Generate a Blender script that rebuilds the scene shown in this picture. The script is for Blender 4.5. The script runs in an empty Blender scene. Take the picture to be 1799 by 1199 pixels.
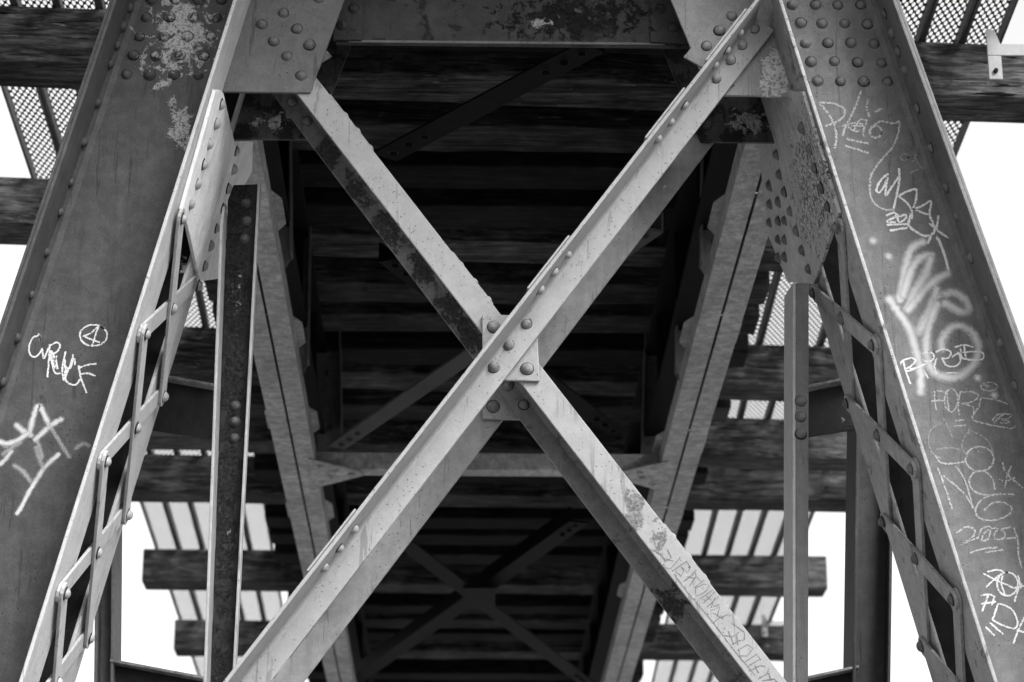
import bpy, bmesh, math, random
from mathutils import Vector, Matrix
random.seed(7)
S = bpy.context.scene
COL = S.collection
rad = math.radians

# ------------------------------------------------------------------ camera
F = 85/36*1799; CX, CY = 899.5, 599.5
EYE = Vector((0, 0, 1.6))
d = Vector((-99.5, -1600.0, F)).normalized()                 # bridge axis (+Y) in camera axes (right, up, forward)
xc = Vector((1, -.0079, 0)); xc.z = -(xc.x*d.x+xc.y*d.y)/d.z; xc.normalize()
zc = d.cross(xc)*-1
if zc.y < 0: zc = -zc
RIGHT = Vector((xc.x, d.x, zc.x)); UP = Vector((xc.y, d.y, zc.y)); FWD = Vector((xc.z, d.z, zc.z))
cam = bpy.data.objects.new('camera', bpy.data.cameras.new('camera')); COL.objects.link(cam)
M3 = Matrix((RIGHT, UP, -FWD)).transposed()
cam.matrix_world = Matrix.Translation(EYE) @ M3.to_4x4()
cam.data.lens = 85; cam.data.sensor_width = 36; cam.data.clip_start = .05; cam.data.clip_end = 3000
cam.data.dof.use_dof = True; cam.data.dof.focus_distance = 7.9; cam.data.dof.aperture_fstop = 4.0
S.camera = cam

# ------------------------------------------------------------------ sky, sun, exposure
SUN_EL, SUN_AZ = 42, 138          # azimuth clockwise from +Y: behind the viewer, to the right
w = bpy.data.worlds.new('World'); S.world = w; w.use_nodes = True
nt = w.node_tree; nt.nodes.clear()
sky = nt.nodes.new('ShaderNodeTexSky'); sky.sky_type = 'NISHITA'; sky.sun_disc = False
sky.sun_elevation = rad(SUN_EL); sky.sun_rotation = rad(SUN_AZ)
sky.dust_density = 6; sky.air_density = 1.5
bw = nt.nodes.new('ShaderNodeRGBToBW'); bg = nt.nodes.new('ShaderNodeBackground'); wo = nt.nodes.new('ShaderNodeOutputWorld')
nt.links.new(sky.outputs[0], bw.inputs[0]); nt.links.new(bw.outputs[0], bg.inputs[0]); nt.links.new(bg.outputs[0], wo.inputs[0])
bg.inputs[1].default_value = .15
sl = bpy.data.lights.new('sun', 'SUN'); sl.energy = 1.4; sl.angle = rad(26); sl.color = (1, 1, 1)
so = bpy.data.objects.new('sun', sl); COL.objects.link(so)
sd = Vector((math.sin(rad(SUN_AZ))*math.cos(rad(SUN_EL)), math.cos(rad(SUN_AZ))*math.cos(rad(SUN_EL)), math.sin(rad(SUN_EL))))
so.rotation_euler = sd.to_track_quat('Z', 'Y').to_euler()
S.view_settings.view_transform = 'Standard'; S.view_settings.look = 'None'
S.view_settings.exposure = 1.65; S.view_settings.gamma = 1
S.render.engine = 'CYCLES'
S.cycles.transparent_max_bounces = 24

# ------------------------------------------------------------------ geometry helpers
YN = Vector((0, 1, 0))
def ray(px, py): return (RIGHT*((px-CX)/F) + UP*(-(py-CY)/F) + FWD)
def hit(px, py, o, n):
    r = ray(px, py); return EYE + r*((o-EYE).dot(n)/r.dot(n))
def hy(px, py, Y): return hit(px, py, Vector((0, Y, 0)), YN)
def hz(px, py, H): return hit(px, py, Vector((0, 0, H)), Vector((0, 0, 1)))
def link(name, me, mat, parent=None):
    o = bpy.data.objects.new(name, me); COL.objects.link(o)
    if mat is not None and not me.materials: me.materials.append(mat)
    if parent is not None:
        o.parent = parent; o.location = -ORG[parent.name]
    return o
ORG = {}
def thing(name, label, cat, loc, group=None):
    o = bpy.data.objects.new(name, None); COL.objects.link(o); o.location = loc; ORG[o.name] = Vector(loc)
    o.empty_display_size = .1
    o['label'] = label; o['category'] = cat
    if group: o['group'] = group
    return o
def tag(o, label, cat, group=None):
    o['label'] = label; o['category'] = cat
    if group: o['group'] = group
    return o
def bm_mesh(bm, name, bevel=0.0, smooth=False):
    bmesh.ops.recalc_face_normals(bm, faces=bm.faces[:])
    if bevel:
        es = [e for e in bm.edges if e.is_manifold and e.calc_face_angle(0) > .6]
        bmesh.ops.bevel(bm, geom=es, offset=bevel, segments=2, profile=.6, affect='EDGES', clamp_overlap=True)
    me = bpy.data.meshes.new(name); bm.to_mesh(me); bm.free()
    if smooth:
        for p in me.polygons: p.use_smooth = True
    return me
def add_prism(bm, pts, off):
    a = [bm.verts.new(p) for p in pts]; b = [bm.verts.new(Vector(p)+off) for p in pts]; n = len(pts)
    bm.faces.new(a); bm.faces.new(b[::-1])
    for i in range(n): bm.faces.new((a[i], b[i], b[(i+1) % n], a[(i+1) % n]))
def slab(name, pts, off, mat, parent=None, bevel=.002):
    bm = bmesh.new(); add_prism(bm, pts, off)
    return link(name, bm_mesh(bm, name, bevel), mat, parent)
def sweep(name, prof, p0, p1, A, B, mat, parent=None, bevel=.0025):
    """profile (a,b) pairs swept straight from p0 to p1; several profiles may be joined"""
    bm = bmesh.new()
    profs = prof if isinstance(prof[0][0], (tuple, list)) else [prof]
    for pr in profs: add_prism(bm, [p0 + A*a + B*b for a, b in pr], p1-p0)
    return link(name, bm_mesh(bm, name, bevel), mat, parent)
def Lprof(w, dep, t, fil=.010):
    """leg of width w along +A (thickness t along +B), second leg at a=w running to b=dep; inner fillet"""
    s = 1 if dep > 0 else -1
    tt = t*s
    return [(0, 0), (0, tt), (w-t-fil, tt), (w-t-fil*.35, tt+s*fil*.35), (w-t, tt+s*fil), (w-t, dep), (w, dep), (w, 0)]
def lerp(a, b, t): return a + (b-a)*t
RIV = []
def rivet_mesh(seed):
    rnd = random.Random(seed); bm = bmesh.new(); N = 16
    prof = [(1.22, 0), (1.16, .03), (1.02, .07), (.96, .22), (.84, .46), (.62, .68), (.34, .81)]
    rings = []
    ph = rnd.random()*6
    for r, z in prof:
        rings.append([bm.verts.new((r*math.cos(2*math.pi*i/N)*(1+.03*math.sin(i+ph)), r*math.sin(2*math.pi*i/N)*(1+.03*math.cos(2*i+ph)), z)) for i in range(N)])
    top = bm.verts.new((rnd.uniform(-.05, .05), rnd.uniform(-.05, .05), .85))
    for a, b in zip(rings, rings[1:]):
        for i in range(N):
            f_ = bm.faces.new((a[i], a[(i+1) % N], b[(i+1) % N], b[i])); f_.material_index = 1 if a in rings[:(2 if seed else 3)] else 0
    for i in range(N): bm.faces.new((rings[-1][i], rings[-1][(i+1) % N], top))
    return bm_mesh(bm, 'rivet', 0, True)
RIVM = {}
def rivet(p, n, mat, parent, r=.0175):
    key = (mat.name, random.randint(0, 2))
    if key not in RIVM:
        me = rivet_mesh(key[1]); me.materials.append(mat); me.materials.append(m_seam); RIVM[key] = me
    o = bpy.data.objects.new('rivet', RIVM[key]); COL.objects.link(o); o.parent = parent
    n = Vector(n).normalized(); tan = n.orthogonal().normalized(); tan = Matrix.Rotation(random.random()*6.28, 3, n) @ tan
    p = p + tan*random.uniform(0, .0022)
    q = (n + tan*random.uniform(-.05, .05)).normalized().to_track_quat('Z', 'Y')
    o.rotation_mode = 'QUATERNION'; o.rotation_quaternion = q
    o.location = p - ORG[parent.name] - Vector(n).normalized()*.0006
    s = r*random.uniform(.92, 1.06); o.scale = (s, s*random.uniform(.95, 1.05), s*random.uniform(.95, 1.12))
    return o

# ------------------------------------------------------------------ materials
class NB:
    def __init__(s, name):
        s.m = bpy.data.materials.new(name); s.m.use_nodes = True; s.t = s.m.node_tree; s.t.nodes.clear()
        s.out = s.t.nodes.new('ShaderNodeOutputMaterial'); s.b = s.t.nodes.new('ShaderNodeBsdfPrincipled')
        s.t.links.new(s.b.outputs[0], s.out.inputs[0])
        s.pos = s.t.nodes.new('ShaderNodeNewGeometry').outputs['Position']
    def put(s, sock, v):
        if isinstance(v, (int, float)): sock.default_value = v
        elif isinstance(v, (tuple, list, Vector)): sock.default_value = v
        else: s.t.links.new(v, sock)
    def math(s, op, a, b=0.0, c=None, clamp=False):
        n = s.t.nodes.new('ShaderNodeMath'); n.operation = op; n.use_clamp = clamp
        s.put(n.inputs[0], a); s.put(n.inputs[1], b)
        if c is not None: s.put(n.inputs[2], c)
        return n.outputs[0]
    def vmath(s, op, a, b=None, outn=0):
        n = s.t.nodes.new('ShaderNodeVectorMath'); n.operation = op; s.put(n.inputs[0], a)
        if b is not None: s.put(n.inputs[1], b)
        return n.outputs[outn]
    def noise(s, scale=5, detail=4, rough=.55, vec=None, dist=0, stretch=None):
        n = s.t.nodes.new('ShaderNodeTexNoise'); n.inputs['Scale'].default_value = scale
        n.inputs['Detail'].default_value = detail; n.inputs['Roughness'].default_value = rough; n.inputs['Distortion'].default_value = dist
        v = vec if vec is not None else s.pos
        if stretch: v = s.vmath('MULTIPLY', v, stretch)
        s.put(n.inputs['Vector'], v); return n.outputs[0]
    def voro(s, scale, vec=None, rnd=1.0):
        n = s.t.nodes.new('ShaderNodeTexVoronoi'); n.inputs['Scale'].default_value = scale; n.inputs['Randomness'].default_value = rnd
        s.put(n.inputs['Vector'], vec if vec is not None else s.pos); return n.outputs['Distance']
    def rng(s, v, a, b, c=0.0, d=1.0):
        n = s.t.nodes.new('ShaderNodeMapRange'); n.clamp = True; n.interpolation_type = 'SMOOTHSTEP'
        s.put(n.inputs[0], v)
        for i, x in enumerate((a, b, c, d)): s.put(n.inputs[i+1], x)
        return n.outputs[0]
    def mix(s, f, a, b):
        n = s.t.nodes.new('ShaderNodeMix'); n.data_type = 'FLOAT'; n.clamp_factor = True
        s.put(n.inputs[0], f); s.put(n.inputs[2], a); s.put(n.inputs[3], b); return n.outputs[0]
    def bump(s, h, dist=.002, strength=1.0):
        n = s.t.nodes.new('ShaderNodeBump'); n.inputs['Distance'].default_value = dist; n.inputs['Strength'].default_value = strength
        s.put(n.inputs['Height'], h); s.t.links.new(n.outputs[0], s.b.inputs['Normal'])
    def col(s, v):
        n = s.t.nodes.new('ShaderNodeCombineColor')
        for i in range(3): s.put(n.inputs[i], v)
        s.t.links.new(n.outputs[0], s.b.inputs['Base Color'])

ALB = .42
def paint(name, base, var=.18, rust=.0, pits=.3, patches=(), rough=.55, rustcol=.035, streak=.12, soft=1.0):
    """old grey bridge paint: mottled, streaked, pitted; rust 0..1; patches (centre, radius, kind, amount) are flaked areas"""
    k = NB(name); base *= ALB; rustcol *= ALB*1.3; var *= 1.8
    big = k.noise(2.3, 4, .6); mid = k.noise(14, 5, .6); fine = k.noise(150, 3, .6)
    st = k.noise(1, 4, .6, stretch=(38, 38, 3.0))
    f = k.math('ADD', k.math('MULTIPLY', k.math('SUBTRACT', big, .5), 1.6*var), k.math('MULTIPLY', k.math('SUBTRACT', mid, .5), 1.8*var))
    f = k.math('ADD', f, k.math('MULTIPLY', k.math('SUBTRACT', st, .5), streak*1.6))
    f = k.math('ADD', f, k.math('MULTIPLY', k.math('SUBTRACT', fine, .5), 1.8*var))
    c = k.math('MULTIPLY', k.math('ADD', f, 1.0), base)
    gr = k.rng(k.noise(24, 9, .72, dist=.2), .40, .62)
    c = k.math('MULTIPLY', c, k.mix(gr, 1.0-.32*var, 1.0+.26*var))
    h = k.math('ADD', k.math('MULTIPLY', fine, .25), k.math('MULTIPLY', gr, .10))
    # dark runs: thin wavering drips
    dr = k.noise(1, 3, .7, stretch=(30, 30, 2.2), dist=1.2)
    drm = k.math('MULTIPLY', k.rng(dr, .60, .635), k.rng(k.noise(3.1, 2, .5), .44, .56))
    c = k.mix(k.math('MULTIPLY', drm, .6), c, base*.40)
    # pinholes
    if pits:
        pv = k.voro(62); pm = k.math('MULTIPLY', k.rng(pv, .17, .10), k.rng(k.noise(4.7, 3, .6), .56-.22*pits, .70-.2*pits))
        c = k.mix(k.math('MULTIPLY', pm, .8), c, base*.22); h = k.math('SUBTRACT', h, k.math('MULTIPLY', pm, .9))
        lv = k.voro(85, k.vmath('ADD', k.pos, (3.3, 1.7, 5.1))); lm = k.math('MULTIPLY', k.rng(lv, .16, .08), k.rng(k.noise(5.3, 3, .6), .44, .62))
        c = k.mix(k.math('MULTIPLY', lm, .5), c, min(.5, base*2.1+.004))
    if rust:
        rn = k.noise(9, 8, .68, dist=.3); rm = k.rng(rn, .62-.24*rust, .66-.22*rust)
        rc = k.mix(k.noise(70, 4, .7), rustcol*.5, rustcol*1.8)
        c = k.mix(k.math('MULTIPLY', rm, min(1, .6+rust*.4)), c, rc)
        h = k.math('ADD', h, k.math('MULTIPLY', rm, k.math('MULTIPLY', k.noise(120, 4, .7), 1.1)))
    for (cen, rr, kind, amt) in patches:
        dv = k.vmath('LENGTH', k.vmath('DIVIDE', k.vmath('SUBTRACT', k.pos, tuple(cen)), rr), outn=1)
        m0 = k.math('SUBTRACT', 1.0, dv)
        nn = k.noise(27, 12, .72, dist=.35); nl = k.noise(6.5, 3, .5); n2 = k.noise(95, 6, .75)
        v = k.math('ADD', k.math('MULTIPLY', m0, .34), k.math('ADD', k.math('MULTIPLY', nn, 1.5), k.math('MULTIPLY', nl, .45)))
        edge = 1.42 - .25*amt
        gate = k.rng(m0, -.35, -.05)
        m = k.math('MULTIPLY', k.rng(v, edge, edge+.035), gate)
        if kind == 'light':
            pc = k.mix(k.rng(n2, .34, .56), max(.018, base*.6), min(.45, base*1.6+.20))
        elif kind == 'worn':
            pc = k.mix(k.rng(n2, .40, .60), base*.30, base*.80)
        elif kind == 'rust':
            pc = k.mix(k.rng(n2, .35, .7), rustcol*.4, rustcol*2.2)
            pc = k.mix(k.rng(k.noise(34, 8, .7, dist=.5), .60, .64), pc, base*1.2+.02)
        elif kind == 'scab':
            pc = k.mix(k.rng(k.noise(60, 8, .8), .44, .58), .018, base*1.9)
        c = k.mix(m, c, pc)
        h = k.math('ADD', h, k.math('MULTIPLY', m, k.math('SUBTRACT', k.math('MULTIPLY', n2, 2.4), .8)))
    k.col(c); k.put(k.b.inputs['Roughness'], rough); k.b.inputs['Specular IOR Level'].default_value = min(.3, .01 + base*1.8)
    k.bump(h, .0022*soft, 1.0)
    return k.m

def wood(name, a, b):
    k = NB(name)
    g = k.noise(1, 6, .65, stretch=(3.2, 34, 34), dist=.9); g2 = k.noise(1, 5, .7, stretch=(7, 120, 120)); bl = k.noise(1.7, 4, .6); kn = k.noise(7, 4, .6, dist=.8)
    c = k.mix(k.rng(k.math('ADD', k.math('MULTIPLY', g, .7), k.math('MULTIPLY', bl, .45)), .42, .80), a, b)
    c = k.math('MULTIPLY', c, k.rng(g2, .3, .7, .45, 1.45))
    c = k.math('MULTIPLY', c, k.rng(kn, .35, .65, .7, 1.2))
    cr = k.noise(1, 3, .6, stretch=(2.0, 60, 60), dist=.6)
    c = k.mix(k.rng(cr, .37, .34), c, a*.2)
    c = k.mix(k.math('MULTIPLY', k.rng(k.noise(1, 5, .7, stretch=(5, 55, 55), dist=1.5), .63, .68), .7), c, b*2.2)
    k.col(c); k.put(k.b.inputs['Roughness'], .85); k.b.inputs['Specular IOR Level'].default_value = .06
    k.bump(k.math('ADD', k.math('MULTIPLY', g2, .8), g), .006, .8)
    return k.m

# ------------------------------------------------------------------ the bent: reference planes
YF, YW, YW2, YR = 7.0, 7.2, 7.52, 7.72      # column flange front, front web, rear web, rear flange edge
ZTOP = 1.6 + 5.15
def xz_line(px0, py0, px1, py1, Y):
    a, b = hy(px0, py0, Y), hy(px1, py1, Y)
    def f(z, y=Y): 
        t = (z-a.z)/(b.z-a.z); return Vector((a.x+(b.x-a.x)*t, y, z))
    return f
LIN = xz_line(416, 0, 39.6, 1199, YF); LOUT = xz_line(205, 0, -199.7, 1199, YF)
RIN = xz_line(1368, 0, 1746.3, 1199, YF); ROUT = xz_line(1568, 0, 1999.6, 1199, YF)
Y1 = Vector((0, 1, 0))
def P(o): return tuple(o)

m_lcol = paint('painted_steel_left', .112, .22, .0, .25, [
    (hy(318, 70, YW), (.15, .12, .20), 'light', 1.2), (hy(322, 215, YW), (.05, .1, .10), 'light', 1.25), (hy(300, 178, YW), (.035, .1, .06), 'light', 1.0),
    (hy(290, 380, YW), (.03, .1, .07), 'light', .2), (hy(170, 800, YW), (.1, .1, .45), 'light', -.75), (hy(215, 610, YW), (.08, .1, .35), 'light', -.7)], streak=.3)
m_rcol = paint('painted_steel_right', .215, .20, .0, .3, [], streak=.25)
m_lside = paint('side_lit_steel', .64, .10, .0, .7, streak=.22)  # light on the left column's inner faces put into a raised base colour
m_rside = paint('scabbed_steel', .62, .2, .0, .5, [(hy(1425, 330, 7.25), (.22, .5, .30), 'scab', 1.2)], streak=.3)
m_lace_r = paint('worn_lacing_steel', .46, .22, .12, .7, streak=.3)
m_seam = paint('dark_rivet_seam', .05, .3, .3, .0)  # darker ring at the foot of each rivet
m_gus = paint('gusset_steel', .18, .16, .0, .5, [], streak=.12)
m_gusr = paint('gusset_steel_chipped', .36, .16, .0, .4, [(hy(1362, 132, YW), (.055, .08, .10), 'light', 1.5)])
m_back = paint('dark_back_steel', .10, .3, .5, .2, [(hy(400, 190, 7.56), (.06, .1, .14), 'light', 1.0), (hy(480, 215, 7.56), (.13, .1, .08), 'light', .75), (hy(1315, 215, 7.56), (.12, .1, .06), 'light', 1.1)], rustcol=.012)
m_beam = paint('dark_beam_steel', .07, .2, .3, .3, [(hy(1010, 30, 7.33), (.28, .1, .10), 'rust', 1.4), (hy(945, 40, 7.33), (.06, .1, .03), 'light', 1.1)], rustcol=.012)
m_x = paint('pale_brace_steel', .41, .10, .0, .95, [(hy(1115, 890, 7.2), (.028, .1, .075), 'worn', 1.75), (hy(1160, 945, 7.2), (.04, .1, .09), 'worn', .9), (hy(850, 500, 7.2), (.05, .1, .08), 'worn', .5)], streak=.10)
m_x2 = paint('pale_brace_steel_front', .43, .09, .0, 1.0, [], streak=.10)
m_xb = paint('brace_back_steel', .36, .16, .0, .7, [(hy(1180, 330, 7.58), (.06, .1, .09), 'light', .35)], streak=.25)
m_xd = paint('rusting_back_angle', .27, .2, .15, .5, [(hy(x_, y_, 7.538), (.055, .15, .085), 'rust', 1.55) for x_, y_ in ((575, 262), (628, 330), (684, 405), (738, 475), (792, 545), (828, 590))] + [(hy(1178, 1060, 7.538), (.07, .15, .10), 'rust', 1.2)], rustcol=.055)
m_plate = paint('splice_plate_steel', .38, .14, .0, .9)
m_rear0 = paint('post_rivet', .13, .4, .0, .3)
m_rivx = paint('crossing_rivet', .26, .4, .0, 1.0)
m_rivl = paint('left_gusset_rivet', .50, .2, .0, .3)
m_rivr = paint('right_gusset_rivet', .2, .3, .0, .3)
m_post = paint('post_steel', .55, .12, .0, .4)
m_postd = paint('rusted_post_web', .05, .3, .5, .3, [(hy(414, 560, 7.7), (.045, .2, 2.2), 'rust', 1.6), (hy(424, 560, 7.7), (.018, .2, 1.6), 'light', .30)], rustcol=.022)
m_postr = paint('right_post_steel', .20, .14, .0, .5, streak=.3)
m_chord = paint('chord_steel', .44, .42, .0, .3, rough=.7)
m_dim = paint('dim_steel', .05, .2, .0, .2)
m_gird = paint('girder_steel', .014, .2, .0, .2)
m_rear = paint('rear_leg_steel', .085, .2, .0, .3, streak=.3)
m_rearl = paint('pale_rear_leg_steel', .27, .2, .0, .3, streak=.3)
m_wood = wood('tie_timber', .006, .09)
m_woodd = wood('shaded_tie_timber', .002, .015)  # tie timber again, with the shade under the deck put into its colour
m_woodm = wood('half_shaded_tie_timber', .005, .050)  # interior ties that catch some light, by a less darkened colour
m_far = paint('far_lateral_steel', .004, .2, .0, .2)  # lateral steel with the deep under-deck shade put into its colour
m_dark = paint('unlit_back_web', .02, .3, .3, .2, [(hy(325, 470, 7.52), (.1, .2, .14), 'light', .5)], rustcol=.012)  # shade behind the lacing put into the base colour
m_pside = paint('side_lit_gusset_steel', 1.25, .10, .0, .9, streak=.35)  # side plate raised further, the light falling on it put into its colour
m_brk = paint('galvanised_bracket', .42, .12, 0, .3)

# ------------------------------------------------------------------ main columns
def column(label, fin, fout, mat, side, sgn, webr, edger, siderows, flangemat):
    """sgn +1: the centre of the bridge lies towards +X"""
    root = thing('steel_column', label, 'column', fin(0.0))
    z0, z1 = 0.0, ZTOP
    X = Vector((sgn, 0, 0))
    t = .012
    def wall(f, ya, yb, off, name, m):
        p = [f(z0, ya), f(z1, ya), f(z1, yb), f(z0, yb)]
        slab(name, p, off, m, root, .003)
    # front channel
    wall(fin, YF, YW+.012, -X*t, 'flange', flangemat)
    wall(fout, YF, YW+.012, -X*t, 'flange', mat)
    f2 = lambda z, y: fout(z, y)-X*(t+.001)
    wall(f2, YF+.006, YW+.03, -X*t, 'cover_plate', mat)
    a0, a1 = fin(z0, YW)-X*t, fin(z1, YW)-X*t; b0, b1 = fout(z0, YW)+X*.0005, fout(z1, YW)+X*.0005
    slab('web', [a0, a1, b1, b0], Y1*.012, mat, root)
    # root fillets between web and flanges
    for g, s in ((fout, 1), (fin, -1)):
        dd = Vector() if s > 0 else -X*t
        q0 = g(z0, YW)+dd; q1 = g(z1, YW)+dd
        bm = bmesh.new(); add_prism(bm, [q0-Y1*.0008, q0-Y1*.028, q0-Y1*.010+X*s*.010, q0+X*s*.028-Y1*.0008], q1-q0)
        link('fillet', bm_mesh(bm, 'fillet', 0), mat, root)
    # rear channel
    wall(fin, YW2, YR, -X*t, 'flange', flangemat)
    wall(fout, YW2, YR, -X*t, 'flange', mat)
    a0, a1 = fin(z0, YW2)-X*t, fin(z1, YW2)-X*t; b0, b1 = fout(z0, YW2), fout(z1, YW2)
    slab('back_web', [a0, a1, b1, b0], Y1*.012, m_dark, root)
    for (x, y) in webr: rivet(hy(x, y, YW), -Y1, mat, root)
    on = (fin(1)-fin(2)).cross(Y1).normalized()
    if on.x*sgn < 0: on = -on
    no = (fout(1)-fout(2)).cross(Y1).normalized()
    if no.x*sgn < 0: no = -no
    for (x, y) in edger: rivet(hit(x, y, fout(1, YF), no), no, mat, root)
    return root, on

lw = [(267, 0), (308, 0), (349, 0), (390, 0)] + [(a, b) for b, r in ((31, (257, 298, 339, 381)), (65, (245, 287, 328, 371)), (98, (234, 275, 317, 358)), (132, (222, 263, 305, 348))) for a in r]
le = [(227, 14), (215, 47), (204, 80), (192, 113), (170, 181), (146, 250), (123, 320), (104, 373), (80, 445), (54, 518), (29, 595), (3, 672)]
rw = [(1393, 9), (1433, 9), (1472, 9), (1513, 9), (1406, 42), (1443, 42), (1484, 42), (1524, 43), (1415, 76), (1454, 76), (1496, 76), (1536, 77), (1425, 109), (1466, 109), (1507, 110), (1548, 111), (1436, 143), (1477, 143), (1518, 144), (1559, 145)]
re_ = [(1555, 25), (1567, 58), (1579, 91), (1590, 123), (1613, 190), (1637, 260), (1663, 329), (1681, 380), (1706, 453), (1733, 527), (1759, 602), (1784, 678)]
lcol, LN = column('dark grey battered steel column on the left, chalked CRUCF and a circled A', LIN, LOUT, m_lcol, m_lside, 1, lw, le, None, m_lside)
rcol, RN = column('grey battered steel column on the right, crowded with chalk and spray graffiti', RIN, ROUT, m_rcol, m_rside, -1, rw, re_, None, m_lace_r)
LO, RO = LIN(3), RIN(3)                 # points of the two inner side planes
def hl(x, y): return hit(x, y, LO, LN)
def hr(x, y): return hit(x, y, RO, RN)

# side gusset plates (on the inner faces), laminated front strip, rivets
def sideplate(pts, h, N, m, par, off, th, name='gusset_plate'):
    return slab(name, [h(*p)+N*off for p in pts], N*th, m, par, .002)
sideplate([(382, 158), (372, 157), (313, 367), (317, 370), (345, 493), (384, 488), (392, 380), (437, 300), (438, 247), (405, 246), (386, 163)], hl, LN, m_pside, lcol, .0015, .012)
sideplate([(1404, 160), (1416, 160), (1480, 373), (1436, 498), (1390, 495), (1355, 412), (1338, 251), (1345, 150)], hr, RN, m_rside, rcol, .0015, .012)
for (x, y) in [(382, 183), (373, 217), (361, 252), (351, 287), (340, 322), (329, 357), (409, 265), (404, 297), (394, 330), (385, 364), (374, 399), (364, 431), (353, 466)]:
    rivet(hl(x-1, y)+LN*.0135, LN, m_rivl, lcol, .019)
for (x, y) in [(382, 183), (373, 217), (361, 252), (351, 287), (340, 322), (329, 357)]:
    rivet(hl(x-2, y)-LN*.012, -LN, m_lcol, lcol)
for (x, y) in [(1416, 225), (1429, 260), (1439, 295), (1450, 329), (1461, 362), (1371, 271), (1376, 306), (1385, 337), (1395, 371), (1406, 405), (1416, 439), (1427, 472),
               (1358, 325), (1359, 357), (1358, 389), (1374, 354), (1374, 387), (1385, 387), (1374, 420), (1385, 420), (1374, 451), (1385, 451)]:
    rivet(hr(x+1, y)+RN*.0135, RN, m_rivr, rcol, .019)
for (x, y) in [(1403, 190), (1416, 225), (1429, 260), (1439, 295), (1450, 329), (1461, 362), (1485, 430)]:
    rivet(hr(x+2, y)-RN*.012, -RN, m_rcol, rcol)

def bar(name, a, b, N, off, m, par, wd=.062, th=.010, ext=.034):
    u = (b-a).normalized(); v = N.cross(u).normalized(); bm = bmesh.new(); pts = []
    for c, s in ((b+u*(ext-wd/2), 1), (a-u*(ext-wd/2), -1)):
        for i in range(7):
            an = -math.pi/2 + math.pi*i/6
            pts.append(c + u*s*math.cos(an)*wd/2 + v*s*math.sin(an)*wd/2 + N*off)
    add_prism(bm, pts, N*th)
    return link(name, bm_mesh(bm, name, .0015), m, par)
def extend(pts, n, h):
    q = [h(*p) for p in pts]; dlt = q[-1]-q[-2]
    for i in range(n): q.append(q[-1]+dlt)
    return q
LF = extend([(312, 395), (250, 602), (180, 820), (108, 1050)], 6, hl); LR = extend([(338, 505), (280, 705), (216, 910), (152, 1130)], 6, hl)
RF = extend([(1477, 407), (1543, 608), (1611, 825), (1684, 1052)], 6, hr); RR = extend([(1440, 513), (1499, 708), (1565, 913), (1633, 1130)], 6, hr)
print('lace Y', [round(p.y, 3) for p in LF[:4]+LR[:4]+RF[:4]+RR[:4]])
print('lace Z', [round(p.z, 3) for p in LF[:4]+LR[:4]+RF[:4]+RR[:4]])
def reg(Fs, Rs, f):      # snap to straight rows on the flange
    yf = 7.09; yr = 7.63
    return [f(p.z, yf) for p in Fs], [f(p.z, yr) for p in Rs]
LF, LR = reg(LF, LR, LIN); RF, RR = reg(RF, RR, RIN)
for (Fs, Rs, N, m, par, aover) in ((LF, LR, LN, m_lside, lcol, False), (RF, RR, RN, m_lace_r, rcol, True)):
    for k in range(8):
        oa, ob = (.0125, .0015) if aover else (.0015, .0125)
        A, B = Fs[k+1], Rs[k]
        bar('lacing_bar', A, B, N, oa, m, par)
        bar('lacing_bar', Fs[k], Rs[k+1], N, ob, m, par)
        rv_ = m_rivl if par is lcol else m_rivr
        rivet(Fs[k]+N*.0235, N, rv_, par, .018); rivet(Rs[k]+N*.0235, N, rv_, par, .018)
        if k < 5: rivet((A+B)/2+N*.0235, N, rv_, par, .018)

# front and rear gusset plates of the columns
slab('gusset_plate', [hy(384, 161, YW-.004), hy(545, 163, YW-.004), hy(632, -75, YW-.004), hy(440, -75, YW-.004)], Y1*.012, m_gus, lcol)
for (x, y) in [(498, 23), (460, 43), (522, 51), (481, 73), (543, 79), (505, 100), (530, 133), (478, -8), (560, -2)]: rivet(hy(x, y, YW-.004), -Y1, m_gus, lcol)
slab('gusset_plate', [hy(1148, -75, YW-.004), hy(1248, 167, YW-.004), hy(1404, 170, YW-.004), hy(1344, -75, YW-.004)], Y1*.012, m_gusr, rcol)
YG2 = 7.56
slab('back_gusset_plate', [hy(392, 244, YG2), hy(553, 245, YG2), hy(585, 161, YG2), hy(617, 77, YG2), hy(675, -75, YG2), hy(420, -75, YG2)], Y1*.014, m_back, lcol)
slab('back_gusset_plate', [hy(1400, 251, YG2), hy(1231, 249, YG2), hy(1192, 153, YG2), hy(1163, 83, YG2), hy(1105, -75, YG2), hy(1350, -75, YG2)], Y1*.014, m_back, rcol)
for (x, y) in [(1267, 191), (1242, 221)]: rivet(hy(x, y, YG2), -Y1, m_back, rcol)

# ------------------------------------------------------------------ the X brace
def member(name, label, cat, lo0, lo1, hi0, hi1, YA, flg, t, mat, root=None, part='angle', ext0=0, ext1=0):
    """angle whose web leg lies in the plane Y=YA between the lower-edge and upper-edge pixel lines; flg = reach of its flange in Y"""
    a, b = hy(*lo0, YA), hy(*lo1, YA); c, e = hy(*hi0, YA), hy(*hi1, YA)
    u = ((b-a).normalized()+(e-c).normalized()).normalized()
    v = Vector((-u.z, 0, u.x))
    if v.z < 0: v = -v
    wd = ((c+e)/2-(a+b)/2).dot(v)
    return a, b, u, v, wd
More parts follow.
